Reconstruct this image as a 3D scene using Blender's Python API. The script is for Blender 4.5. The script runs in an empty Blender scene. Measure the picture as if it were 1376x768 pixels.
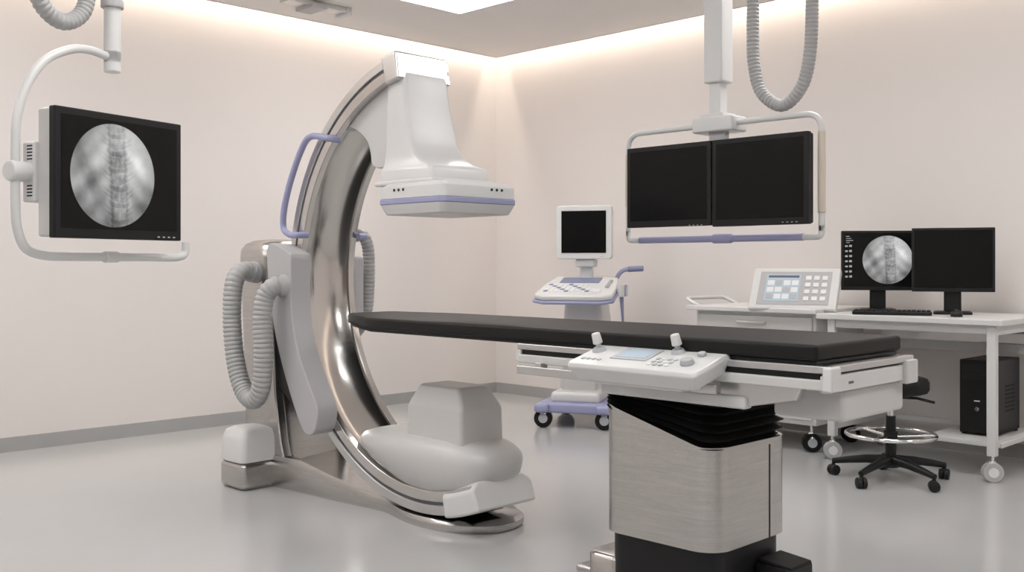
import bpy, bmesh, math, random
from mathutils import Vector, Matrix
random.seed(4)
PI=math.pi
def V(*a): return Vector(a)
# ---------------------------------------------------------------- materials
def mat(name,col,rough=.5,metal=0.,var=.03,scale=6.,bump=0.,bscale=200.,spec=.5,coat=0.,stretch=None,emit=None,estr=0.,aniso=0.):
    m=bpy.data.materials.new(name); m.use_nodes=True
    nt=m.node_tree; b=nt.nodes['Principled BSDF']
    tc=nt.nodes.new('ShaderNodeTexCoord'); mp=nt.nodes.new('ShaderNodeMapping')
    nt.links.new(tc.outputs['Object'],mp.inputs['Vector'])
    if stretch: mp.inputs['Scale'].default_value=stretch
    n=nt.nodes.new('ShaderNodeTexNoise'); n.inputs['Scale'].default_value=scale; n.inputs['Detail'].default_value=4
    nt.links.new(mp.outputs[0],n.inputs['Vector'])
    r=nt.nodes.new('ShaderNodeValToRGB'); c=Vector(col)
    r.color_ramp.elements[0].position=.3; r.color_ramp.elements[1].position=.7
    r.color_ramp.elements[0].color=(*(c*(1-var)),1); r.color_ramp.elements[1].color=(*(c*(1+var)),1)
    nt.links.new(n.outputs[0],r.inputs[0]); nt.links.new(r.outputs[0],b.inputs['Base Color'])
    b.inputs['Roughness'].default_value=rough; b.inputs['Metallic'].default_value=metal
    b.inputs['Specular IOR Level'].default_value=spec
    b.inputs['Coat Weight'].default_value=coat
    b.inputs['Anisotropic'].default_value=aniso
    if bump>0:
        n2=nt.nodes.new('ShaderNodeTexNoise'); n2.inputs['Scale'].default_value=bscale; n2.inputs['Detail'].default_value=3
        nt.links.new(mp.outputs[0],n2.inputs['Vector'])
        bp=nt.nodes.new('ShaderNodeBump'); bp.inputs['Strength'].default_value=bump; bp.inputs['Distance'].default_value=.002
        nt.links.new(n2.outputs[0],bp.inputs['Height']); nt.links.new(bp.outputs[0],b.inputs['Normal'])
    if emit:
        b.inputs['Emission Color'].default_value=(*emit,1); b.inputs['Emission Strength'].default_value=estr
    return m
WALL=mat('wall_paint',(.765,.722,.702),.75,var=.008,scale=2,bump=.05,bscale=300,spec=.25)
CEIL=mat('ceiling_paint',(.84,.81,.79),.85,var=.01,scale=2,spec=.2)
FLOOR=mat('floor_vinyl',(.48,.478,.478),.16,var=.02,scale=1.5,bump=.02,bscale=60,spec=.5)
BASEB=mat('baseboard_vinyl',(.38,.378,.375),.5)
WHITE=mat('white_plastic',(.67,.668,.665),.32,var=.01)
CREAM=mat('cream_plastic',(.59,.583,.573),.32,var=.01)
GREYP=mat('grey_plastic',(.45,.445,.455),.42,var=.015)
DARKG=mat('dark_grey_trim',(.10,.10,.11),.4)
HOSE=mat('hose_grey',(.41,.41,.41),.5,var=.03)
STEEL=mat('brushed_steel',(.54,.525,.51),.22,1.,var=.07,scale=7,bump=.14,bscale=110,stretch=(1,1,24))
STEELR=mat('polished_arc_steel',(.62,.60,.58),.15,1.,var=.05,scale=3,bump=.03,bscale=40)
RAIL=mat('anodised_rail',(.62,.615,.61),.28,.9,var=.03)
CHROME=mat('chrome',(.8,.8,.8),.1,1.,var=.01)
BLACK=mat('black_plastic',(.010,.010,.011),.4,spec=.3)
PAD=mat('black_mattress_vinyl',(.009,.008,.008),.5,bump=.3,bscale=500,spec=.25)
RUBBER=mat('black_rubber',(.006,.006,.006),.6,spec=.25)
SCREEN=mat('dark_screen_glass',(.004,.004,.004),.2,spec=.2)
PURP=mat('lavender_plastic',(.32,.33,.51),.4,var=.02)
PURPD=mat('slate_blue_plastic',(.20,.22,.35),.45)
BEIGE=mat('beige_sleeve',(.66,.59,.50),.5)
KEY=mat('key_grey',(.45,.46,.48),.5)
KEYW=mat('key_white',(.78,.78,.79),.4)
LCD=mat('lcd_panel',(.30,.36,.42),.25,emit=(.6,.72,.8),estr=.3)
LCDD=mat('lcd_dark_row',(.12,.14,.18),.3)
ADDED_DOOR=mat('added_door_laminate',(.16,.12,.09),.45,var=.15,scale=3,stretch=(1,1,.15))  # dark leaf of the added, unseen door; gives the steel contrast
ADDED_GLASS=mat('added_window_dark_glass',(.015,.017,.02),.08)  # pane of the added, unseen window, dark for the steel to reflect
LAMP=mat('lamp_diffuser',(.9,.9,.88),.5,emit=(1,.99,.975),estr=10.6)
def xray_mat():
    m=bpy.data.materials.new('xray_image'); m.use_nodes=True; nt=m.node_tree; b=nt.nodes['Principled BSDF']
    L=nt.links.new
    tc=nt.nodes.new('ShaderNodeTexCoord'); sp=nt.nodes.new('ShaderNodeSeparateXYZ'); L(tc.outputs['UV'],sp.inputs[0])
    def M(op,a,b_=None,c=None,clamp=False):
        n=nt.nodes.new('ShaderNodeMath'); n.operation=op; n.use_clamp=clamp
        for i,x in enumerate((a,b_,c)):
            if x is None: continue
            if isinstance(x,(int,float)): n.inputs[i].default_value=x
            else: L(x,n.inputs[i])
        return n.outputs[0]
    def SS(x,a,b_):  # smoothstep a->b
        n=nt.nodes.new('ShaderNodeMapRange'); n.interpolation_type='SMOOTHSTEP'; L(x,n.inputs[0])
        n.inputs[1].default_value=a; n.inputs[2].default_value=b_; n.inputs[3].default_value=0; n.inputs[4].default_value=1; return n.outputs[0]
    u,v=sp.outputs[0],sp.outputs[1]
    d=M('SQRT',M('ADD',M('MULTIPLY',u,u),M('MULTIPLY',v,v)))
    mask=M('MULTIPLY',M('SUBTRACT',1.0,d),90.,clamp=True)
    def noise(s,det=4,sx=1,sy=1,off=0):
        mp=nt.nodes.new('ShaderNodeMapping'); mp.inputs['Scale'].default_value=(sx,sy,1); mp.inputs['Location'].default_value=(off,off,0); L(tc.outputs['UV'],mp.inputs[0])
        n=nt.nodes.new('ShaderNodeTexNoise'); n.inputs['Scale'].default_value=s; n.inputs['Detail'].default_value=det; L(mp.outputs[0],n.inputs['Vector']); return n.outputs[0]
    n1=noise(1.0,1.5,off=3.1); n2=noise(5,4,off=1.7); n3=noise(6,4,2.0,1.2,off=5); nw=noise(2.5,2,off=8)
    cu=M('MULTIPLY',M('SUBTRACT',u,M('ADD',.10,M('ADD',M('MULTIPLY',v,-.05),M('MULTIPLY',M('SUBTRACT',nw,.5),.10)))),1.1)
    au=M('ABSOLUTE',cu)
    inn=M('SUBTRACT',1.,SS(au,.15,.30))
    ph=M('MULTIPLY',M('ADD',M('SUBTRACT',v,M('MULTIPLY',M('MULTIPLY',cu,cu),.9)),M('MULTIPLY',M('SUBTRACT',nw,.5),.12)),19.)
    sv=M('SINE',ph); cv=M('COSINE',ph)
    disc=SS(sv,.35,.9)
    plate=M('MULTIPLY',M('SUBTRACT',1.,SS(M('ABSOLUTE',M('SUBTRACT',sv,.45)),.0,.45)),inn)
    wall=M('SUBTRACT',1.,SS(M('ABSOLUTE',M('SUBTRACT',au,M('ADD',.185,M('MULTIPLY',disc,.03)))),.0,.05))
    pdx=M('SUBTRACT',au,.115); pd=M('SQRT',M('ADD',M('MULTIPLY',pdx,pdx),M('MULTIPLY',M('MULTIPLY',M('ADD',sv,.35),M('ADD',sv,.35)),.008)))
    ped=M('MULTIPLY',M('SUBTRACT',1.,SS(M('ABSOLUTE',M('SUBTRACT',pd,.04)),0.,.03)),SS(cv,-.2,.4))
    proc=M('MULTIPLY',M('SUBTRACT',1.,SS(au,.0,.05)),M('SUBTRACT',1.,SS(sv,-.2,.5)))
    trans=M('MULTIPLY',M('MULTIPLY',M('SUBTRACT',1.,SS(M('ABSOLUTE',M('ADD',sv,.55)),.1,.45)),M('SUBTRACT',1.,SS(au,.30,.46))),SS(au,.17,.2))
    tis=M('ADD',.57,M('MULTIPLY',M('SUBTRACT',n1,.5),.75))
    tis=M('ADD',tis,M('MULTIPLY',M('SUBTRACT',n2,.5),.20))
    dark_l=M('MULTIPLY',M('SUBTRACT',1.,SS(M('ABSOLUTE',M('ADD',M('SUBTRACT',u,M('MULTIPLY',v,-.6)),.60)),.05,.28)),-.14)
    tis=M('ADD',tis,dark_l)
    tis=M('ADD',tis,M('MULTIPLY',SS(M('ADD',v,M('MULTIPLY',au,.8)),.3,.9),.18))
    rib=M('MULTIPLY',M('MULTIPLY',M('SINE',M('MULTIPLY',M('ADD',v,M('MULTIPLY',au,.8)),12.)),.05),SS(au,.2,.35))
    t=M('ADD',tis,rib)
    t=M('ADD',t,M('MULTIPLY',inn,-.12))
    t=M('ADD',t,M('MULTIPLY',M('MULTIPLY',disc,inn),-.06))
    t=M('ADD',t,M('MULTIPLY',plate,.06)); t=M('ADD',t,M('MULTIPLY',wall,-.06)); t=M('ADD',t,M('MULTIPLY',ped,.06)); t=M('ADD',t,M('MULTIPLY',proc,.06)); t=M('ADD',t,M('MULTIPLY',trans,-.06))
    t=M('ADD',t,M('MULTIPLY',M('MULTIPLY',inn,M('SUBTRACT',n3,.5)),.38))
    t=M('MULTIPLY',t,M('SUBTRACT',1.,M('MULTIPLY',SS(d,.6,1.0),.25)))
    t=M('MAXIMUM',t,.1)
    t=M('MULTIPLY',M('MULTIPLY',M('POWER',t,1.7),mask),1.0)
    t=M('ADD',t,.001)
    cb=nt.nodes.new('ShaderNodeCombineXYZ')
    for i in range(3): L(t,cb.inputs[i])
    b.inputs['Base Color'].default_value=(.004,.004,.004,1); b.inputs['Roughness'].default_value=.22; b.inputs['Specular IOR Level'].default_value=.2
    L(cb.outputs[0],b.inputs['Emission Color']); b.inputs['Emission Strength'].default_value=1.05
    return m
XRAY=xray_mat()
# ---------------------------------------------------------------- geometry helpers
def finish(bm,name,m,par=None,off=None,bev=0,seg=3,ang=35,M4=None):
    if M4 is not None: bmesh.ops.transform(bm,matrix=M4,verts=bm.verts)
    if off is not None: bmesh.ops.translate(bm,vec=-off,verts=bm.verts)
    bmesh.ops.recalc_face_normals(bm,faces=bm.faces)
    for f in bm.faces: f.smooth=True
    if bev<=0:
        for e in bm.edges:
            if len(e.link_faces)==2 and e.calc_face_angle(0)>math.radians(ang): e.smooth=False
    me=bpy.data.meshes.new(name); bm.to_mesh(me); bm.free()
    me.materials.append(m)
    o=bpy.data.objects.new(name,me); bpy.context.scene.collection.objects.link(o)
    if par: o.parent=par
    if bev>0:
        b=o.modifiers.new('bevel','BEVEL'); b.width=bev; b.segments=seg; b.limit_method='ANGLE'; b.angle_limit=math.radians(ang)
        w=o.modifiers.new('wn','WEIGHTED_NORMAL'); w.keep_sharp=True
    return o
def smooth_path(c,k=8,closed=False):
    c=[Vector(p) for p in c]; out=[]; n=len(c)
    for i in range(n if closed else n-1):
        p0=c[(i-1)%n] if (closed or i>0) else c[0]*2-c[1]
        p1=c[i]; p2=c[(i+1)%n]
        p3=c[(i+2)%n] if (closed or i<n-2) else c[-1]*2-c[-2]
        for j in range(k):
            t=j/k
            out.append(.5*((2*p1)+(-p0+p2)*t+(2*p0-5*p1+4*p2-p3)*t*t+(-p0+3*p1-3*p2+p3)*t**3))
    if not closed: out.append(c[-1].copy())
    return out
def fillet(c,r,k=8,closed=False):
    c=[Vector(p) for p in c]; out=[]; n=len(c)
    for i in range(n):
        if not closed and i in (0,n-1): out.append(c[i]); continue
        a=(c[i-1]-c[i]); b=(c[(i+1)%n]-c[i]); rr=min(r,a.length*.49,b.length*.49)
        a=c[i]+a.normalized()*rr; b=c[i]+b.normalized()*rr
        for j in range(k+1):
            t=j/k; out.append(a*(1-t)**2+c[i]*2*t*(1-t)+b*t*t)
    return out
def resample(p,step):
    out=[p[0].copy()]; acc=0
    for a,b in zip(p,p[1:]):
        l=(b-a).length
        if l<1e-9: continue
        pos=step-acc
        while pos<=l: out.append(a.lerp(b,pos/l)); pos+=step
        acc=l-(pos-step)
    return out
def rrect(cx,cy,hx,hy,r,z,n=6):
    o=[]
    r=min(r,hx*.999,hy*.999)
    for q,(sx,sy) in enumerate(((1,1),(-1,1),(-1,-1),(1,-1))):
        for j in range(n+1):
            a=(q+j/n)*PI/2
            zz=z
            X=cx+sx*(hx-r)+r*math.cos(a); Y=cy+sy*(hy-r)+r*math.sin(a)
            if callable(z): zz=z(X,Y)
            o.append(V(X,Y,zz))
    return o
class G:
    def __init__(s,name,loc=(0,0,0),rot=0.,world=False):
        s.e=bpy.data.objects.new(name,None); bpy.context.scene.collection.objects.link(s.e)
        s.e.empty_display_size=.1
        s.e.location=loc; s.e.rotation_euler=(0,0,rot)
        s.off=Vector(loc) if world else None
    def fin(s,bm,name,m,**k): return finish(bm,name,m,s.e,s.off,**k)
    def box(s,name,x0,x1,y0,y1,z0,z1,m,bev=.004,seg=3,rot=None,piv=None):
        bm=bmesh.new(); bmesh.ops.create_cube(bm,size=1)
        c=V((x0+x1)/2,(y0+y1)/2,(z0+z1)/2)
        for v in bm.verts: v.co=V(v.co.x*(x1-x0),v.co.y*(y1-y0),v.co.z*(z1-z0))+c
        M4=None
        if rot:
            p=Vector(piv) if piv else c
            ax,an=rot; M4=Matrix.Translation(p)@Matrix.Rotation(an,4,ax)@Matrix.Translation(-p)
        return s.fin(bm,name,m,bev=bev,seg=seg,M4=M4)
    def cyl(s,name,p1,p2,r,m,r2=None,n=32,bev=0):
        p1=Vector(p1);p2=Vector(p2); d=p2-p1
        bm=bmesh.new(); bmesh.ops.create_cone(bm,cap_ends=True,segments=n,radius1=r,radius2=r if r2 is None else r2,depth=d.length)
        M4=Matrix.Translation((p1+p2)/2)@d.to_track_quat('Z','Y').to_matrix().to_4x4()
        bmesh.ops.transform(bm,matrix=M4,verts=bm.verts)
        return s.fin(bm,name,m,bev=bev,seg=2)
    def poly(s,name,pts,axis,a0,a1,m,bev=0,seg=3):
        bm=bmesh.new()
        def P(p,a): return {'y':V(p[0],a,p[1]),'z':V(p[0],p[1],a),'x':V(a,p[0],p[1])}[axis]
        A=[bm.verts.new(P(p,a0)) for p in pts]; B=[bm.verts.new(P(p,a1)) for p in pts]
        bm.faces.new(A); bm.faces.new(B[::-1]); n=len(pts)
        for i in range(n): bm.faces.new((A[i],A[(i+1)%n],B[(i+1)%n],B[i]))
        return s.fin(bm,name,m,bev=bev,seg=seg)
    def sweep(s,name,pts,r,m,n=14,closed=False):
        pts=[Vector(p) for p in pts]; N=len(pts)
        rad=r if isinstance(r,list) else [r]*N
        bm=bmesh.new(); rings=[]; up=None
        for i,p in enumerate(pts):
            a=pts[(i-1)%N] if (closed or i>0) else p; b=pts[(i+1)%N] if (closed or i<N-1) else p
            t=(b-a).normalized()
            if up is None:
                up=V(0,0,1) if abs(t.z)<.9 else V(1,0,0)
            up=(up-t*up.dot(t)).normalized(); w=t.cross(up)
            rings.append([bm.verts.new(p+(up*math.cos(2*PI*j/n)+w*math.sin(2*PI*j/n))*rad[i]) for j in range(n)])
        for i in range(N if closed else N-1):
            A=rings[i];B=rings[(i+1)%N]
            for j in range(n): bm.faces.new((A[j],A[(j+1)%n],B[(j+1)%n],B[j]))
        if not closed: bm.faces.new(rings[0]); bm.faces.new(rings[-1][::-1])
        return s.fin(bm,name,m,ang=60)
    def hose(s,name,ctrl,r,m,pitch=.014):
        p=resample(smooth_path(ctrl,24),pitch/4); 
        rad=[r*(1,.97,.87,.97)[i%4] if i%4 else r for i in range(len(p))]
        return s.sweep(name,p,rad,m,n=20)
    def loft(s,name,secs,m,bev=0,seg=3,ang=35):
        bm=bmesh.new(); R=[[bm.verts.new(p) for p in q] for q in secs]
        for A,B in zip(R,R[1:]):
            n=len(A)
            for j in range(n): bm.faces.new((A[j],A[(j+1)%n],B[(j+1)%n],B[j]))
        bm.faces.new(R[0][::-1]); bm.faces.new(R[-1])
        return s.fin(bm,name,m,bev=bev,seg=seg,ang=ang)
    def arc(s,name,c,prof,t0,t1,m,n=72,bev=0):
        secs=[]
        for i in range(n+1):
            a=math.radians(t0+(t1-t0)*i/n)
            secs.append([V(c[0]+r*math.cos(a),c[1]+y,c[2]+r*math.sin(a)) for r,y in prof])
        return s.loft(name,secs,m,bev=bev)
    def quad(s,name,c,ux,uz,m,uvs=1.,uvc=(0,0)):
        """flat display face; UV in units of uvs metres around centre"""
        bm=bmesh.new(); c=Vector(c);ux=Vector(ux);uz=Vector(uz)
        vs=[bm.verts.new(c+ux*a+uz*b) for a,b in ((-1,-1),(1,-1),(1,1),(-1,1))]
        f=bm.faces.new(vs); uv=bm.loops.layers.uv.new('UVMap')
        for l,(a,b) in zip(f.loops,((-1,-1),(1,-1),(1,1),(-1,1))):
            l[uv].uv=((a*ux.length-uvc[0])/uvs,(b*uz.length-uvc[1])/uvs)
        if s.off is not None: bmesh.ops.translate(bm,vec=-s.off,verts=bm.verts)
        me=bpy.data.meshes.new(name); bm.to_mesh(me); bm.free(); me.materials.append(m)
        o=bpy.data.objects.new(name,me); bpy.context.scene.collection.objects.link(o); o.parent=s.e; return o
def caster(g,x,y,r,wheel=RUBBER,hub=KEY,fork=CHROME,top=None,rot=0.,n=''):
    w=.013 if r<.04 else .016
    dx,dy=math.cos(rot),math.sin(rot)
    for k in (-1,1):
        o=V(x,y,r)+V(-dy,dx,0)*k*w
        g.cyl('caster_wheel'+n,o-V(-dy,dx,0)*.011,o+V(-dy,dx,0)*.011,r,wheel,n=24,bev=.004)
        g.cyl('caster_hub'+n,o-V(-dy,dx,0)*.0125,o+V(-dy,dx,0)*.0125,r*.5,hub,n=20)
    g.cyl('caster_fork'+n,(x,y,r),(x,y,top or r*2.3),.009,fork,n=12)
    g.cyl('caster_cap'+n,(x,y,r*1.5),(x,y,r*2.1),r*.55,fork,r2=r*.35,n=18)
# ---------------------------------------------------------------- room
X0,X1,Y0,Y1,H=-6.325,3.0,-2.5,6.134,2.845
def slab(name,x0,x1,y0,y1,z0,z1,m):
    bm=bmesh.new(); bmesh.ops.create_cube(bm,size=1)
    for v in bm.verts: v.co=V((x0+x1)/2+v.co.x*(x1-x0),(y0+y1)/2+v.co.y*(y1-y0),(z0+z1)/2+v.co.z*(z1-z0))
    return finish(bm,name,m)
HT=H+.32
slab('floor',X0-.1,X1+.1,Y0-.1,Y1+.1,-.1,0,FLOOR)
slab('wall_left',X0-.1,X0,Y0-.1,Y1+.1,0,HT,WALL)
slab('wall_back',X0,X1,Y1,Y1+.1,0,HT,WALL)
slab('wall_right',X1,X1+.1,Y0-.1,Y1+.1,0,HT,WALL)
slab('wall_front',X0,X1,Y0-.1,Y0,0,HT,WALL)
slab('ceiling_upper',X0-.1,X1+.1,Y0-.1,Y1+.1,HT,HT+.1,CEIL)
gap=.15
slab('ceiling',X0+gap,X1,Y0,Y1-gap,H,H+.07,CEIL)
slab('baseboard_left',X0,X0+.012,Y0,Y1,0,.085,BASEB)
slab('baseboard_back',X0+.012,X1,Y1-.012,Y1,0,.085,BASEB)
slab('trim_1',X0+gap-.012,X0+gap,Y0,Y1-gap,H-.004,H+.10,CEIL)
slab('trim_2',X0+gap-.012,X1,Y1-gap,Y1-gap+.012,H-.004,H+.10,CEIL)
# window and door added out of view as dark areas for metal reflections
g=G('added_window_1',(-3.2,Y0,0),0)
g.box('glass',-1.25,1.25,.0,.02,.95,2.05,ADDED_GLASS,bev=0)
for nm,a_,b_,z0,z1 in (('frame_sill',-1.31,1.31,.89,.95),('frame_head',-1.31,1.31,2.05,2.11),('frame_jamb_1',-1.31,-1.25,.95,2.05),('frame_jamb_2',1.25,1.31,.95,2.05)): g.box(nm,a_,b_,0,.05,z0,z1,RAIL,bev=.004)
g=G('added_door_1',(X1,1.8,0),0)
g.box('leaf',-.04,0,-.9,.9,.005,2.15,ADDED_DOOR,bev=.003); g.box('leaf_gap',-.042,-.03,-.004,.004,.005,2.15,BLACK,bev=0)
for nm,a_,b_,z0,z1 in (('frame_1',-.98,-.9,0,2.23),('frame_2',.9,.98,0,2.23),('frame_head',-.98,.98,2.15,2.23)): g.box(nm,-.06,0,a_,b_,z0,z1,RAIL,bev=.004)
for s_ in (-.08,.08): g.cyl('pull_handle',(-.07,s_,.9),(-.07,s_,1.3),.012,CHROME)
def area(name,loc,rot,sx,sy,e,col):
    l=bpy.data.lights.new(name,'AREA'); l.shape='RECTANGLE'; l.size=sx; l.size_y=sy; l.energy=e; l.color=col
    o=bpy.data.objects.new(name,l); o.location=loc; o.rotation_euler=rot; bpy.context.scene.collection.objects.link(o); return o
warm=(1,.88,.75)
area('cove_light',(X0+.085,(Y0+Y1)/2,H+.16),(0,math.radians(12),0),.04,Y1-Y0-.3,31,warm)
area('cove_light',((X0+X1)/2,Y1-.085,H+.16),(math.radians(12),0,0),X1-X0-.3,.04,33,warm)
def panel(x,y,s=.45,e=1.):
    g=G('ceiling_light_panel',(x,y,H),world=False)
    g.box('frame',-s-.03,s+.03,-s-.03,s+.03,-.012,.0,WHITE,bev=.003)
    g.box('diffuser',-s,s,-s,s,-.016,-.004,LAMP,bev=0)
for px,py in ((-4.78,4.27),(-4.78,1.6),(-4.78,-.9),(-2.0,4.27),(-2.0,1.6),(-2.0,-.9),(.9,4.27),(.9,1.6),(.9,-.9)): panel(px,py)  # first panel is in view; the others are added unseen for illumination
g=G('ceiling_rail',(-5.75,3.9,H))
g.box('track',-.06,.06,-.25,.22,-.035,0,RAIL,bev=.004); g.box('end_stop',-.07,.07,.2,.24,-.05,0,WHITE,bev=.004); g.box('trolley',-.1,.1,-.1,.02,-.055,-.03,GREYP,bev=.005)
# ---------------------------------------------------------------- C-arm
CX,CY,CZ,R=-3.32,2.92,1.04,.98
g=G('c_arm_xray_machine',(-3.9,2.95,0),world=True)
T0,T1=100,291
c=(CX,CY,CZ)
g.arc('arc_channel',c,[(.975,-.125),(.975,.125),(.900,.125),(.912,.10),(.922,.05),(.925,0),(.922,-.05),(.912,-.10),(.900,-.125)],T0,T1,STEELR,n=96)
for sgn,nm in ((-1,'near'),(1,'far')):
    a,b=sorted((sgn*.122,sgn*.158))
    g.arc('arc_rim_'+nm,c,[(.985,a),(.985,b),(.945,b),(.945,a)],T0,T1,RAIL,n=96,bev=.003)
    a,b=sorted((sgn*.122,sgn*.150))
    g.arc('arc_groove_'+nm,c,[(.946,a),(.946,b),(.93,b),(.93,a)],T0,T1,DARKG,n=96)
    a,b=sorted((sgn*.122,sgn*.158))
    g.arc('arc_inner_rim_'+nm,c,[(.931,a),(.931,b),(.885,b),(.885,a)],T0,T1,STEELR,n=96,bev=.004)
g.arc('arc_back_guide',c,[(1.0,-.09),(1.0,.09),(.97,.09),(.97,-.09)],T0+4,T1-6,BLACK,n=96)
g.arc('arc_end_cap_upper',c,[(1.0,-.16),(1.0,.14),(.875,.14),(.875,-.16)],T0-1,T0+5,RAIL,n=8,bev=.01)
g.arc('arc_end_cap_lower',c,[(.995,-.168),(.995,.168),(.905,.168),(.875,.13),(.875,-.13),(.905,-.168)],T1-11,T1+1.5,WHITE,n=14,bev=.012)
# detector arm web + housing
pts=[]
for i in range(15):
    a=math.radians(103+(131-103)*i/14); pts.append((CX+.905*math.cos(a),CZ+.905*math.sin(a)))
q=smooth_path([V(-3.87,1.735,0),V(-3.79,1.70,0),V(-3.735,1.655,0),V(-3.712,1.60,0),V(-3.70,1.55,0),V(-3.66,1.53,0)],4)
pts+= [(p.x,p.y) for p in q]+[(-3.5,1.53),(-3.48,1.9)]
g.poly('detector_arm',pts,'y',2.805,3.035,CREAM,bev=.02,seg=4)
secs=[]
for z,xf,hy in ((1.455,-3.225,.172),(1.50,-3.225,.172),(1.515,-3.235,.165),(1.535,-3.30,.152),(1.57,-3.36,.146),(1.63,-3.395,.142),(1.72,-3.42,.138),(1.82,-3.44,.134),(1.90,-3.45,.13),(1.935,-3.46,.125)):
    x0=-3.575; secs.append(rrect((x0+xf)/2,CY,(xf-x0)/2,hy,.022,z))
g.loft('detector_housing',secs,WHITE,ang=50)
g.box('housing_flange',-3.60,-3.21,CY-.178,CY+.178,1.44,1.462,WHITE,bev=.008)
g.box('detector_neck',-3.50,-3.16,CY-.15,CY+.15,1.41,1.45,GREYP,bev=.01)
dx,dy=-3.32,2.925
def frus(name,z0,h0,z1,h1,m,r=.03): g.loft(name,[rrect(dx,dy,h0,h0,r,z0),rrect(dx,dy,h1,h1,r,z1)],m,bev=.004)
frus('detector_panel_lower',1.312,.195,1.355,.214,WHITE)
frus('detector_stripe',1.355,.216,1.378,.216,PURP)
frus('detector_panel_upper',1.378,.214,1.43,.212,WHITE)
frus('detector_cover',1.43,.208,1.445,.190,WHITE)
for k in range(3):
    g.cyl('detector_screw',(dx-.10+.03*k,dy-.212,1.415),(dx-.10+.03*k,dy-.2155,1.415),.006,BLACK,n=12)
    g.cyl('detector_screw',(dx+.213,dy+.06+.03*k,1.415),(dx+.2155,dy+.06+.03*k,1.415),.006,BLACK,n=12)
# tube
def superell(cx,cy,a,b,z,e=2.6,n=56):
    o=[]
    for i in range(n):
        t=2*PI*i/n; ct,st=math.cos(t),math.sin(t)
        o.append(V(cx+a*math.copysign(abs(ct)**(2/e),ct),cy+b*math.copysign(abs(st)**(2/e),st),z(cx+a*ct) if callable(z) else z))
    return o
by=2.93
sec=[]
# hull underside follows the inner radius of the arc
for z,x0,x1,b in ((.145,-3.44,-3.18,.15),(.155,-3.50,-3.10,.163),(.175,-3.58,-3.03,.176),(.205,-3.66,-2.985,.188),(.245,-3.75,-2.957,.197),(.285,-3.815,-2.945,.20),(.312,-3.835,-2.95,.198),(.336,-3.81,-2.975,.189),(.354,-3.75,-3.02,.172),(.366,-3.66,-3.08,.148),(.372,-3.55,-3.17,.11)):
    sec.append(superell((x0+x1)/2,by,(x1-x0)/2,b,z,e=2.8,n=72))
g.loft('tube_body',sec,CREAM,ang=60)
tx,ty=-3.272,2.922
g.loft('tube_collimator',[rrect(tx,ty,.180,.124,.018,.33),rrect(tx,ty,.176,.120,.018,.490),rrect(tx,ty,.170,.114,.018,.510),rrect(tx-.005,ty,.132,.088,.018,.578),rrect(tx-.005,ty,.122,.079,.018,.586)],CREAM,bev=.003,ang=20)
# handles
for sgn in (-1,1):
    yo=CY+sgn*.20; yi=CY+sgn*.15
    P=[(-3.90,yi,1.675),(-3.915,yo,1.68),(-4.06,yo-sgn*0.0,1.70),(-4.14,yo,1.64),(-4.23,yo,1.50),(-4.285,yo,1.37),(-4.292,yo,1.28),(-4.24,yo,1.245),(-4.17,yo,1.24),(-4.16,yi,1.24)]
    g.sweep('arc_handle',smooth_path(P,8),.0155,PURP)
# carrier covers either side
cov=[(-4.335,1.18),(-4.28,1.20),(-4.14,1.155),(-4.125,1.12),(-4.125,.93),(-4.105,.80),(-4.05,.66),(-3.965,.53),(-3.915,.46),(-3.905,.41),(-3.93,.34),(-3.98,.315),(-4.04,.345),(-4.14,.50),(-4.23,.68),(-4.30,.88),(-4.33,1.05)]
cov2=[(a.x,a.y) for a in smooth_path([V(p[0],p[1],0) for p in cov],3,closed=True)]
g.poly('carrier_cover_near',cov2,'y',2.655,2.765,GREYP,bev=.016,seg=4)
g.poly('carrier_body',[(-4.44,1.12),(-4.30,1.14),(-4.325,.9),(-4.25,.62),(-4.12,.42),(-4.20,.35),(-4.44,.5)],'y',2.77,3.07,BLACK,bev=.01)
g.box('carrier_cover_far',-4.40,-4.20,3.075,3.14,.82,1.14,GREYP,bev=.016,seg=4)
# stand
secs=[]
for z,x0,x1,y0,y1 in ((.0,-4.74,-4.36,2.76,3.2),(.35,-4.74,-4.40,2.74,3.2),(.8,-4.75,-4.42,2.73,3.2),(1.13,-4.76,-4.44,2.72,3.2),(1.175,-4.757,-4.443,2.723,3.195),(1.205,-4.74,-4.46,2.74,3.18),(1.222,-4.71,-4.49,2.77,3.15),(1.228,-4.66,-4.53,2.82,3.11)):
    secs.append(rrect((x0+x1)/2,(y0+y1)/2,(x1-x0)/2,(y1-y0)/2,.085,z,n=8))
g.loft('stand_column',secs,STEEL,ang=60)
g.poly('stand_side_fin',[(-4.47,.02),(-4.28,.02),(-4.36,.22),(-4.41,.45),(-4.44,.85),(-4.47,.85)],'y',2.745,2.80,STEEL,bev=.012)
g.poly('stand_side_fin_far',[(-4.47,.02),(-4.28,.02),(-4.36,.22),(-4.41,.45),(-4.44,.85),(-4.47,.85)],'y',3.12,3.18,STEEL,bev=.012)
foot=[(-4.72,2.76),(-4.1,2.76),(-3.75,2.79),(-3.6,2.80),(-3.45,2.765),(-3.3,2.745),(-3.12,2.775),(-3.0,2.87),(-2.975,2.97),(-3.02,3.09),(-3.14,3.17),(-3.3,3.19),(-3.5,3.16),(-3.7,3.14),(-4.1,3.19),(-4.72,3.20)]
fo=[p for p in smooth_path([V(p[0],p[1],0) for p in foot],5,closed=True)]
zf=lambda x:.045+.11*max(0,min(1,(-3.45-x)/.75))**1.3
fs=[]
for k,s_ in ((0,.985),(1,1.0),(2,1.0),(3,.97)):
    cc=V(-3.85,2.97,0); ring=[]
    for p in fo:
        w=cc+(p-cc)*s_; h=zf(w.x); w.z=(0,.012,h-.012,h)[k]; ring.append(w)
    fs.append(ring)
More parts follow.
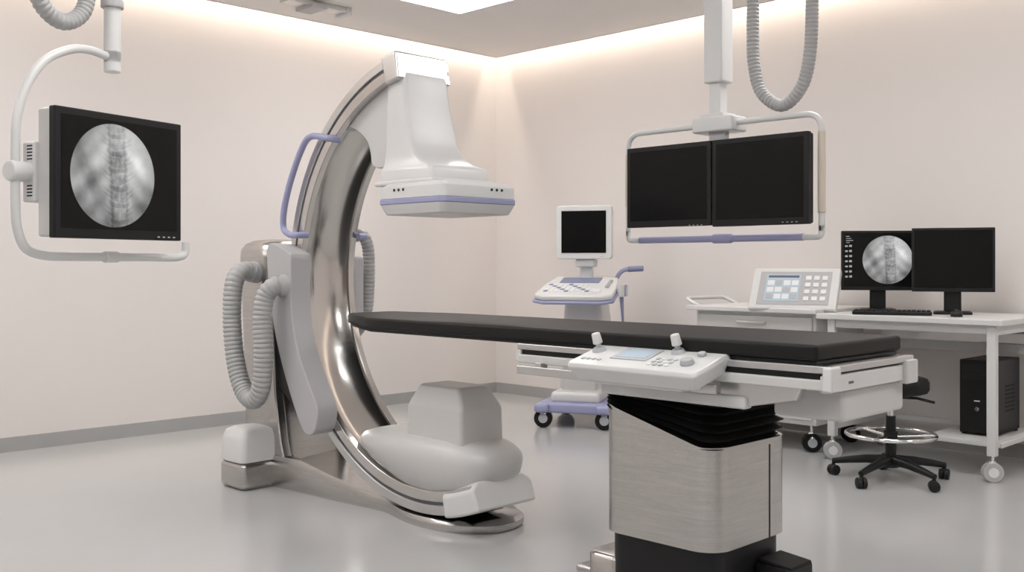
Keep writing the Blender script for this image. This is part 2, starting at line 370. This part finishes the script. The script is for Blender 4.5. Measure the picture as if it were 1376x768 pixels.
g.loft('stand_foot',fs,STEEL,ang=50)
fbx,fby=-4.515,2.665
g.box('foot_box_base',-4.625,-4.405,2.56,2.78,0,.135,STEEL,bev=.03,seg=5)
g.loft('foot_box_cover',[rrect(fbx,fby,.108,.105,.035,.135),rrect(fbx,fby,.106,.103,.035,.24),rrect(fbx,fby,.092,.09,.035,.285),rrect(fbx,fby,.065,.065,.03,.298)],WHITE,ang=50)
# hoses
hp=[(-4.55,2.73,1.055),(-4.54,2.66,1.07),(-4.52,2.60,1.045),(-4.51,2.57,.96),(-4.505,2.565,.80),(-4.47,2.565,.62),(-4.40,2.565,.495),(-4.31,2.565,.455),(-4.24,2.565,.52),(-4.22,2.565,.68),(-4.23,2.565,.85),(-4.225,2.58,.95),(-4.20,2.61,.995),(-4.18,2.66,1.0)]
g.hose('cable_hose',hp,.046,HOSE,pitch=.022)
g.hose('cable_hose_far',[(-4.32,3.15,1.24),(-4.29,3.19,1.25),(-4.265,3.21,1.18),(-4.26,3.21,1.0),(-4.28,3.20,.82),(-4.38,3.17,.70)],.032,HOSE,pitch=.020)
g.cyl('hose_socket',(-4.55,2.74,1.055),(-4.545,2.69,1.065),.053,GREYP)
g.cyl('hose_socket',(-4.178,2.67,1.0),(-4.19,2.635,1.0),.052,GREYP)
# ---------------------------------------------------------------- patient table
g=G('patient_examination_table',(-2.03,2.92,0),world=True)
zt=.872
out=[(-1.43,2.65),(-1.43,3.20),(-3.55,3.20),(-3.93,3.12),(-3.95,3.09),(-3.95,2.87),(-3.93,2.84),(-3.55,2.66),(-3.4,2.65)]
g.poly('mattress',out,'z',zt-.048,zt,PAD,bev=.012,seg=4)
out2=[(-1.44,2.665),(-1.44,3.185),(-3.54,3.185),(-3.93,3.10),(-3.93,2.86),(-3.54,2.675)]
g.poly('tabletop_board',out2,'z',zt-.062,zt-.048,BLACK,bev=.003)
# rails
for ya,yb,sg in ((2.655,2.70,-1),(3.15,3.195,1)):
    g.box('side_rail_upper',-2.63,-1.41,ya,yb,.790,.812,RAIL,bev=.004)
    g.box('side_rail_web',-2.62,-1.42,ya+.012,yb-.012,.765,.80,BLACK,bev=0)
    g.box('side_rail_lower',-2.62,-1.41,ya-.004,yb,.742,.772,CREAM,bev=.004)
g.box('frame_core',-2.60,-1.45,2.70,3.15,.745,.80,GREYP,bev=.004)
g.box('end_plate_left',-2.64,-2.615,2.66,3.19,.745,.812,WHITE,bev=.004)
g.box('end_plate_right',-1.425,-1.395,2.655,3.195,.735,.785,WHITE,bev=.006)
g.box('end_rail',-1.43,-1.39,2.65,3.20,.792,.812,RAIL,bev=.004)
g.box('end_gap',-1.44,-1.41,2.67,3.18,.775,.80,BLACK,bev=0)
g.box('end_latch_1',-1.41,-1.38,2.64,2.70,.74,.81,WHITE,bev=.006)
g.box('end_latch_2',-1.41,-1.38,3.13,3.21,.725,.80,CREAM,bev=.006)
g.box('end_slot',-1.3955,-1.394,2.77,2.80,.755,.762,DARKG,bev=0)
g.box('accessory_rail',-2.60,-1.75,2.622,2.634,.705,.735,RAIL,bev=.003)
for xx in (-2.5,-2.3,-1.8): g.box('rail_spacer',xx-.015,xx+.015,2.63,2.665,.71,.75,RAIL,bev=.002)
g.box('carriage',-2.28,-1.64,2.70,3.16,.685,.745,CREAM,bev=.012)
g.box('carriage_skirt',-2.25,-1.68,2.675,2.72,.66,.70,WHITE,bev=.01)
g.poly('carriage_bracket',[(-1.78,.745),(-1.50,.745),(-1.52,.70),(-1.70,.665),(-1.78,.665)],'y',2.69,2.73,RAIL,bev=.006)
g.box('drive_housing',-1.66,-1.425,2.80,3.205,.635,.735,CREAM,bev=.014,seg=4)
g.box('drive_housing_top',-1.66,-1.44,2.78,3.2,.73,.75,GREYP,bev=.004)
# column skirt
px0,px1,py0,py1=-2.275,-1.80,2.695,3.165
pc=((px0+px1)/2,(py0+py1)/2); ph=((px1-px0)/2,(py1-py0)/2)
ztop=lambda X,Y:.635-.115*min(1,max(0,(X-px0)/.42))
g.loft('column_skirt',[rrect(*pc,*ph,.09,.19,n=10),rrect(*pc,*ph,.09,lambda X,Y:ztop(X,Y)-.0,n=10),rrect(*pc,ph[0]-.006,ph[1]-.006,.085,lambda X,Y:ztop(X,Y)+.002,n=10)],STEEL,ang=40)
g.box('skirt_seam',px1-.003,px1+.0015,3.015,3.020,.19,.50,BLACK,bev=0)
secs=[];N=7
for i in range(N*2+1):
    t=i/(N*2); d=.004 if i%2 else .030
    secs.append(rrect(*pc,ph[0]-d,ph[1]-d,.06,(lambda t:(lambda X,Y:(ztop(X,Y)-.02)*(1-t)+.70*t))(t),n=6))
g.loft('bellows',secs,RUBBER,ang=20)
g.loft('column_base',[rrect(*pc,ph[0]-.02,ph[1]-.02,.07,.0,n=8),rrect(*pc,ph[0]-.02,ph[1]-.02,.07,.2,n=8)],BLACK,ang=40)
g.box('floor_plate',-2.42,-1.78,2.74,3.12,0,.03,STEEL,bev=.01)
g.loft('floor_pod',[rrect(-2.28,2.84,.085,.115,.05,.0,n=8),rrect(-2.28,2.84,.085,.115,.05,.082,n=8),rrect(-2.28,2.84,.078,.107,.045,.092,n=8),rrect(-2.28,2.84,.066,.095,.04,.096,n=8)],STEEL,ang=60)
g.box('foot_pedal',-1.82,-1.69,2.95,3.11,0,.115,BLACK,bev=.012)
g.box('foot_pedal_plate',-1.81,-1.69,2.96,3.10,.11,.125,RUBBER,bev=.006,rot=('Y',.1))
# control panel on rail
th=math.atan2(.05,.19)
def T(x,d,h): # x along, d back from front edge, h above surface
    return V(x,2.475+d*math.cos(th)-h*math.sin(th),.780+d*math.sin(th)+h*math.cos(th))
xs0,xs1=-2.235,-1.725
def tb(name,x0,x1,d0,d1,h0,h1,m,bev=.003):
    bm=bmesh.new(); bmesh.ops.create_cube(bm,size=1)
    for v in bm.verts:
        v.co=T(x0+(v.co.x+.5)*(x1-x0),d0+(v.co.y+.5)*(d1-d0),h0+(v.co.z+.5)*(h1-h0))
    return g.fin(bm,name,m,bev=bev)
R=[]
for h,ins in ((-.062,.02),(-.014,0),(0,.006)):
    R.append([T(p.x,p.y,h) for p in rrect((xs0+xs1)/2,.105,(xs1-xs0)/2-ins,.105-ins,.02,0)])
g.loft('control_panel_body',R,WHITE,bev=.004,ang=20)
g.box('control_panel_mount',-2.15,-1.80,2.52,2.66,.715,.76,WHITE,bev=.01)
tb('control_panel_display',-2.10,-1.955,.07,.175,0,.003,KEY); tb('control_panel_lcd',-2.085,-1.97,.085,.16,.003,.004,LCD,bev=0)
for jx,jd in ((-2.19,.13),(-1.895,.165)):
    g.cyl('joystick_base',T(jx,jd,0),T(jx,jd,.012),.024,KEY,r2=.018)
    g.cyl('joystick_stem',T(jx,jd,.01),T(jx,jd,.03),.009,GREYP)
    g.cyl('joystick_knob',T(jx,jd,.025),T(jx-.004,jd,.062),.0165,WHITE,r2=.014,bev=.004)
g.cyl('dial_knob',T(-1.80,.075,0),T(-1.80,.075,.018),.023,KEY,r2=.02,bev=.003)
g.cyl('dial_knob',T(-1.80,.155,0),T(-1.80,.155,.012),.014,KEY,bev=.003)
for i in range(4):
    for j in range(3):
        tb('panel_key',-1.93+.022*i,-1.917+.022*i,.04+.026*j,.053+.026*j,0,.003,KEY if (i+j)%3 else KEYW,bev=.001)
for i in range(4): tb('panel_key',-2.20+.022*i,-2.187+.022*i,.045,.058,0,.003,KEY,bev=.001)
g.cyl('stop_button',T(-2.13,.03,-.03),T(-2.13,.022,-.03),.008,BLACK)
# ---------------------------------------------------------------- monitors
def monitor(g,x0,x1,yf,z0,z1,scr,back,bz=.022,depth=.05,uvs=1.,uvc=(0,0),bm_=BLACK):
    g.box('bezel',x0,x1,yf,yf+.025,z0,z1,bm_,bev=.004)
    g.box('back_case',x0+.003,x1-.003,yf+.02,yf+depth,z0+.003,z1-.003,back,bev=.008)
    g.quad('screen',((x0+x1)/2,yf-.0012,(z0+z1)/2+.004),((x1-x0)/2-bz,0,0),(0,0,(z1-z0)/2-bz-.004),scr,uvs,uvc)
# left ceiling display
g=G('ceiling_mounted_monitor',(-2.875,1.285,0),math.radians(106.9))
monitor(g,-.225,.225,0,1.172,1.53,XRAY,CREAM,bz=.020,depth=.075,uvs=.148,uvc=(-.03,-.002))
for i in range(4): g.box('osd_button',.13+.02*i,.137+.02*i,-.003,0,1.180,1.184,KEY,bev=0)
g.cyl('drop_arm',(.05,.1,1.70),(.05,.1,H),.024,WHITE)
g.cyl('drop_joint',(.05,.1,1.67),(.05,.1,1.735),.024,WHITE,bev=.004)
g.cyl('drop_collar',(.05,.1,1.86),(.05,.1,1.885),.033,GREYP,bev=.004)
g.cyl('ceiling_flange',(.05,.1,H-.05),(.05,.1,H),.12,WHITE,bev=.01)
P=[(.05,.1,1.712),(-.03,.1,1.722),(-.10,.1,1.71),(-.18,.1,1.665),(-.235,.1,1.59),(-.265,.1,1.50),(-.27,.1,1.42),(-.27,.1,1.36),(-.27,.1,1.27),(-.265,.1,1.20),(-.24,.1,1.145),(-.185,.1,1.125),(-.10,.1,1.122),(.05,.1,1.122),(.2,.1,1.122),(.30,.1,1.122),(.335,.1,1.135),(.34,.1,1.17)]
g.sweep('support_tube',smooth_path(P,6),.0125,WHITE)
g.cyl('tube_grip',(.02,.1,1.122),(.07,.1,1.122),.017,WHITE,bev=.004)
g.cyl('pivot_knob',(-.292,.1,1.352),(-.212,.1,1.352),.028,WHITE,bev=.006)
g.box('pivot_bracket',-.235,-.16,.07,.12,1.27,1.435,WHITE,bev=.006)
g.box('pivot_bracket_plate',-.20,.1,.07,.09,1.30,1.41,WHITE,bev=.004)
for k in range(5): g.box('bracket_vent',-.2355,-.2345,.078,.10,1.385+.009*k,1.389+.009*k,BLACK,bev=0)
for k in range(4): g.box('bracket_vent',-.2355,-.2345,.078,.10,1.285+.009*k,1.289+.009*k,BLACK,bev=0)
g.hose('cable_hose',[(.0,.1,2.5),(-.02,.1,2.3),(-.03,.1,2.05),(-.035,.1,1.90),(-.06,.1,1.82),(-.125,.1,1.785),(-.19,.1,1.82),(-.215,.1,1.90),(-.22,.1,2.05),(-.2,.1,2.4),(-.1,.1,2.72),(.0,.1,2.80)],.024,HOSE,pitch=.014)
# dual ceiling display
g=G('ceiling_mounted_dual_monitor',(-2.42,3.64,0),world=True)
monitor(g,-2.855,-2.412,3.58,1.262,1.615,SCREEN,BLACK,bz=.02)
monitor(g,-2.406,-1.968,3.58,1.256,1.615,SCREEN,BLACK,bz=.02)
for x in (-2.43,-1.99):
    for i in range(4): g.box('osd_button',x-.02*i-.03,x-.02*i-.024,3.577,3.58,1.264,1.267,KEY,bev=0)
fx=-1.952
fr=fillet([V(-2.905,3.655,1.23),V(-2.905,3.655,1.69),V(fx,3.655,1.69),V(fx,3.655,1.23)],.07)
g.sweep('frame_tube',fr,.0125,WHITE)
fr=fillet([V(-2.905,3.655,1.25),V(-2.905,3.655,1.208),V(fx,3.655,1.208),V(fx,3.655,1.25)],.05)
g.sweep('frame_tube_lower',fr,.0125,WHITE)
g.cyl('grip_bar',(-2.84,3.655,1.208),(-2.03,3.655,1.208),.0145,PURP)
g.cyl('grip_clamp',(-2.45,3.655,1.208),(-2.36,3.655,1.208),.020,PURP,bev=.004)
g.cyl('grip_sleeve',(fx,3.655,1.30),(fx,3.655,1.62),.0155,BEIGE,bev=.004)
g.cyl('grip_sleeve',(-2.905,3.655,1.36),(-2.905,3.655,1.60),.0145,BEIGE,bev=.004)
g.box('crossbar',-2.80,-2.07,3.635,3.66,1.42,1.47,GREYP,bev=.005)
g.box('crossbar_drop',-2.46,-2.38,3.635,3.67,1.42,1.70,GREYP,bev=.005)
g.box('mount_box',-2.53,-2.33,3.61,3.73,1.655,1.72,WHITE,bev=.01)
g.box('mount_top',-2.50,-2.38,3.62,3.72,1.71,1.735,WHITE,bev=.006)
g.box('drop_column_lower',-2.465,-2.41,3.645,3.70,1.72,1.90,WHITE,bev=.006)
g.box('drop_column',-2.482,-2.392,3.628,3.718,1.865,H,WHITE,bev=.008)
g.box('ceiling_flange',-2.6,-2.28,3.52,3.84,H-.06,H,WHITE,bev=.01)
g.hose('cable_hose',[(-2.34,3.65,2.75),(-2.27,3.65,2.6),(-2.255,3.65,2.3),(-2.255,3.65,2.05),(-2.25,3.65,1.92),(-2.215,3.65,1.80),(-2.12,3.65,1.735),(-2.035,3.65,1.80),(-2.0,3.65,1.92),(-1.99,3.65,2.1),(-1.99,3.65,2.4),(-2.0,3.65,2.6),(-2.1,3.65,2.77),(-2.3,3.65,2.80)],.026,HOSE,pitch=.016)
# ---------------------------------------------------------------- ultrasound machine
g=G('ultrasound_machine',(-4.70,5.42,0),math.radians(28))
g.poly('base_shell',[(-.22,-.36),(.22,-.36),(.25,-.30),(.25,.30),(.20,.36),(-.20,.36),(-.25,.30),(-.25,-.30)],'z',.10,.17,PURP,bev=.02,seg=4)
g.box('base_tray',-.17,.17,-.30,.28,.16,.24,WHITE,bev=.03,seg=4)
for x in (-.21,.21):
    g.box('base_arm',x-.05,x+.05,-.40,-.18,.105,.165,PURP,bev=.02,seg=4)
    for y in (-.33,.30): caster(g,x,y,.062,top=.13,rot=.5+y)
g.loft('tower',[rrect(0,.10,.16,.20,.04,.2),rrect(0,.10,.15,.19,.04,.6),rrect(0,.08,.13,.15,.04,.84)],WHITE,ang=40)
g.box('front_module',-.12,.12,-.17,-.05,.22,.50,CREAM,bev=.015)
for k in range(4): g.box('probe_port',-.09+.05*k,-.055+.05*k,-.178,-.168,.40,.46,GREYP,bev=.003)
g.box('neck',-.07,.07,-.06,.08,.8,.92,WHITE,bev=.015)
def tilt(o,p,a):
    M4=Matrix.Translation(p)@Matrix.Rotation(a,4,'X')@Matrix.Translation(-p); o.data.transform(M4)
pv=V(0,-.1,.93); ta=math.radians(14)
o=g.poly('console_body',[(-.27,-.36),(-.2,-.40),(.2,-.40),(.27,-.36),(.26,-.1),(.22,.12),(-.22,.12),(-.26,-.1)],'z',.925,.965,WHITE,bev=.014,seg=4); tilt(o,pv,ta)
o=g.poly('console_rim',[(-.28,-.37),(-.2,-.415),(.2,-.415),(.28,-.37),(.27,-.1),(.2,.05),(-.2,.05),(-.27,-.1)],'z',.905,.927,PURP,bev=.008); tilt(o,pv,ta)
for r_ in range(5):
    for c_ in range(11):
        x=-.22+c_*.036
        if c_>7 and r_>1: continue
        o=g.box('key',x,x+.027,-.30+r_*.04,-.272+r_*.04,.963,.970,KEYW if (r_+c_)%4 else PURPD,bev=.002,seg=1); tilt(o,pv,ta)
o=g.cyl('trackball',(.15,-.30,.955),(.15,-.30,.975),.028,KEYW,bev=.004); tilt(o,pv,ta)
o=g.box('touch_display',-.16,.12,-.07,.06,.963,.970,PURPD,bev=.002); tilt(o,pv,ta)
for k in range(4):
    o=g.cyl('rotary_knob',(.20,-.19+.05*k,.96),(.20,-.19+.05*k,.98),.014,GREYP); tilt(o,pv,ta)
P=[(.20,.08,.98),(.235,.085,1.04),(.28,.09,1.065),(.36,.09,1.07)]
g.sweep('side_handle',smooth_path(P,6),.015,PURP); g.cyl('side_handle_grip',(.29,.09,1.066),(.40,.09,1.072),.02,PURPD,bev=.005)
for k in range(3): g.cyl('probe_holder',(.285,-.15+.07*k,.88),(.285,-.15+.07*k,.96),.024,PURP if k%2 else WHITE,r2=.028)
for k in range(2): g.hose('probe_cable',[(.285,-.15+.07*k,.88),(.30,-.14,.7),(.28,0,.5),(.22,.1,.55),(.16,.12,.6)],.008,PURPD)
g.box('monitor_arm',-.045,.045,.04,.10,.9,1.14,WHITE,bev=.012); g.box('monitor_swivel',-.07,.07,.0,.12,1.08,1.14,WHITE,bev=.015)
g.loft('monitor_shell',[[V(p.x,-.03,p.y) for p in rrect(0,1.325,.20,.188,.025,0)],[V(p.x,.03,p.y) for p in rrect(0,1.325,.20,.188,.025,0)],[V(p.x,.10,p.y) for p in rrect(0,1.325,.15,.14,.03,0)]],WHITE,bev=.008)
g.box('monitor_screen',-.160,.160,-.0345,-.028,1.18,1.475,SCREEN,bev=.004)
g.box('monitor_led',.12,.14,-.034,-.029,1.152,1.156,KEY,bev=0)
# ---------------------------------------------------------------- cart with console
g=G('equipment_cart',(-3.38,5.70,0),world=True)
g.box('top',-3.80,-2.90,5.36,6.05,.812,.842,WHITE,bev=.006)
g.box('cabinet',-3.76,-2.93,5.42,6.02,.16,.812,WHITE,bev=.008)
for k in range(3):
    g.box('drawer',-3.74,-2.95,5.405,5.425,.19+.205*k,.38+.205*k,CREAM,bev=.005); g.box('drawer_pull',-3.45,-3.25,5.39,5.407,.33+.205*k,.345+.205*k,RAIL,bev=.003)
for x in (-3.7,-2.99):
    for y in (5.48,5.96): caster(g,x,y,.055,top=.165,rot=.7)
hd=fillet([V(-3.79,5.5,.83),V(-3.90,5.5,.88),V(-3.90,5.95,.88),V(-3.79,5.95,.83)],.05)
g.sweep('push_handle',hd,.012,WHITE)
g=G('control_console',(-3.105,5.49,.843),math.radians(16))
g.loft('foot',[rrect(0,.0,.12,.08,.03,0),rrect(0,.0,.12,.08,.03,.012),rrect(0,.0,.08,.05,.03,.03)],WHITE,ang=40)
g.box('stem',-.06,.06,-.02,.04,.02,.06,WHITE,bev=.01)
a=math.radians(-34); pv2=V(0,-.08,.03)
def tb2(name,x0,x1,z0,z1,y0,y1,m,bev=.003):
    s_=1.14
    return g.box(name,x0*s_,x1*s_,y0-.03,y1-.03,z0*s_-.012,z1*s_-.012,m,bev=bev,rot=('X',a),piv=pv2)
tb2('housing',-.225,.225,.0,.255,-.05,.0,WHITE,bev=.012)
tb2('faceplate',-.185,.185,.025,.23,-.053,-.049,GREYP)
tb2('display',-.15,.03,.045,.21,-.056,-.052,LCD)
tb2('display_header',-.14,.02,.19,.203,-.0575,-.055,LCDD,bev=0)
for k in range(3):
    for j in range(4): tb2('display_tile',-.14+.042*j,-.105+.042*j,.058+.042*k,.088+.042*k,-.0575,-.055,KEYW if (k+j)%3 else KEY,bev=0)
for k in range(4):
    for j in range(3): tb2('key',.055+.042*j,.083+.042*j,.05+.042*k,.075+.042*k,-.058,-.052,KEYW,bev=.002)
# ---------------------------------------------------------------- desk
g=G('mobile_desk',(-2.36,5.72,0),world=True)
g.box('desktop',-2.88,-1.865,5.325,6.09,.79,.822,WHITE,bev=.005)
for x in (-2.80,-1.93):
    for y in (5.37,6.03):
        g.box('leg',x-.022,x+.022,y-.022,y+.022,.13,.79,WHITE,bev=.004); caster(g,x,y,.05,top=.14,rot=.6,hub=KEYW,wheel=GREYP)
    g.box('side_rail',x-.018,x+.018,5.37,6.03,.17,.205,WHITE,bev=.003); g.box('side_rail_top',x-.018,x+.018,5.37,6.03,.74,.79,WHITE,bev=.003)
g.box('apron_front',-2.80,-1.93,5.36,5.385,.745,.79,WHITE,bev=.003); g.box('apron_back',-2.80,-1.93,6.02,6.04,.6,.79,WHITE,bev=.003)
g.box('lower_shelf',-2.30,-1.90,5.42,6.02,.165,.19,WHITE,bev=.004)
g.box('shelf_bracket',-2.80,-2.30,5.98,6.02,.17,.20,WHITE,bev=.004)
g.box('cable_tray',-2.78,-1.95,5.93,5.99,.66,.72,RAIL,bev=.004)
g=G('desktop_computer',(-2.085,5.78,.191),0)
g.box('tower_case',-.095,.095,-.19,.16,.008,.40,BLACK,bev=.006)
for x in (-.08,.08):
    for y in (-.16,.13): g.cyl('rubber_foot',(x,y,0),(x,y,.01),.014,RUBBER,n=14)
g.box('front_panel',-.09,.09,-.198,-.188,.015,.395,PAD,bev=.005)
for k in range(2): g.box('drive_bay',-.075,.075,-.201,-.196,.34-.045*k,.375-.045*k,BLACK,bev=.002)
g.cyl('power_button',(0,-.196,.14),(0,-.202,.14),.012,CHROME,n=20)
g.box('usb_port',-.015,.015,-.2,-.196,.18,.186,KEYW,bev=0)
for k in range(7): g.box('side_vent',.0945,.096,-.06,.08,.12+.022*k,.13+.022*k,RUBBER,bev=0)
def deskmon(loc,rot,w,h,scr,uvs=1.,uvc=(0,0)):
    g=G('desktop_monitor',loc,rot)
    monitor(g,-w/2,w/2,-.03,.125,.125+h,scr,BLACK,bz=.014,depth=.05,uvs=uvs,uvc=uvc)
    g.loft('stand_foot',[rrect(0,.02,.10,.065,.03,0),rrect(0,.02,.10,.065,.03,.012),rrect(0,.02,.09,.055,.03,.018)],BLACK,ang=40)
    g.box('stand_neck',-.045,.045,.015,.045,.01,.22,BLACK,bev=.008)
    return g
gm=deskmon((-2.725,5.785,.823),math.radians(36),.432,.35,XRAY,uvs=.142,uvc=(.045,-.0))
for k in range(7):
    gm.box('screen_icon',-.195,-.18,-.0325,-.0315,.20+.03*k,.21+.03*k,KEY,bev=0)
    gm.box('screen_icon',-.172,-.157,-.0325,-.0315,.20+.03*k,.212+.03*k,GREYP,bev=0)
for k in range(4): gm.box('screen_caption',-.19,-.17+.01*(k%3),-.0325,-.0315,.44-.012*k,.444-.012*k,KEY,bev=0)
deskmon((-2.275,5.74,.823),math.radians(24),.425,.355,SCREEN)
g=G('computer_keyboard',(-2.50,5.47,.823),math.radians(22))
g.box('body',-.205,.205,-.065,.065,0,.02,BLACK,bev=.005)
for r_ in range(5):
    for c_ in range(16): g.box('key',-.198+c_*.025,-.177+c_*.025,-.058+r_*.024,-.038+r_*.024,.018,.026,PAD,bev=.002,seg=1)
g=G('computer_mouse',(-2.16,5.50,.823),math.radians(25))
g.loft('shell',[superell(0,0,.03,.05,0),superell(0,0,.031,.052,.012),superell(0,0,.026,.044,.026),superell(0,0,.014,.026,.034)],BLACK,ang=60)
g.box('wheel',-.004,.004,.015,.035,.028,.036,KEY,bev=.001)
# ---------------------------------------------------------------- stool
g=G('rolling_stool',(-2.31,5.04,0),world=True); sx,sy=-2.31,5.04
sc=[]
for z,r in ((.445,.15),(.452,.175),(.47,.185),(.505,.185),(.522,.175),(.53,.15),(.532,.08)): sc.append([V(sx+r*math.cos(2*PI*i/40),sy+r*math.sin(2*PI*i/40),z) for i in range(40)])
g.loft('seat',sc,PAD,ang=60)
g.cyl('seat_plate',(sx,sy,.43),(sx,sy,.448),.09,BLACK)
g.cyl('gas_lift',(sx,sy,.2),(sx,sy,.44),.016,CHROME); g.cyl('lift_sleeve',(sx,sy,.10),(sx,sy,.33),.028,BLACK,r2=.024)
g.sweep('height_lever',[(sx,sy,.425),(sx+.10,sy+.08,.42),(sx+.17,sy+.13,.40)],.007,BLACK)
g.sweep('foot_ring',[V(sx+.215*math.cos(2*PI*i/48),sy+.215*math.sin(2*PI*i/48),.235) for i in range(48)],.011,CHROME,closed=True)
g.cyl('ring_hub',(sx,sy,.21),(sx,sy,.25),.034,BLACK)
for i in range(3):
    a=2*PI*i/3+.6; g.sweep('ring_spoke',[(sx+.03*math.cos(a),sy+.03*math.sin(a),.225),(sx+.215*math.cos(a),sy+.215*math.sin(a),.235)],.008,CHROME)
g.cyl('base_hub',(sx,sy,.07),(sx,sy,.125),.04,BLACK)
for i in range(5):
    a=2*PI*i/5+.25+PI; d=V(math.cos(a),math.sin(a),0); o=V(sx,sy,0)
    g.sweep('base_leg',[o+d*.02+V(0,0,.105),o+d*.12+V(0,0,.10),o+d*.22+V(0,0,.085),o+d*.29+V(0,0,.072)],[.026,.022,.018,.014],BLACK)
    p=o+d*.285; caster(g,p.x,p.y,.027,wheel=BLACK,hub=BLACK,fork=BLACK,top=.07,rot=a+.9)
# ---------------------------------------------------------------- camera
cam=bpy.data.cameras.new('camera'); cam.sensor_width=36; cam.lens=36*1370/1376; cam.shift_y=-29/1376; cam.clip_start=.05
co=bpy.data.objects.new('camera',cam); co.location=(0,0,1.1); co.rotation_euler=(PI/2,0,PI/4); bpy.context.scene.collection.objects.link(co)
bpy.context.scene.camera=co
w=bpy.data.worlds.new('world'); bpy.context.scene.world=w; w.use_nodes=True
w.node_tree.nodes['Background'].inputs[0].default_value=(.9,.88,.86,1); w.node_tree.nodes['Background'].inputs[1].default_value=.3
bpy.context.scene.view_settings.view_transform='Standard'
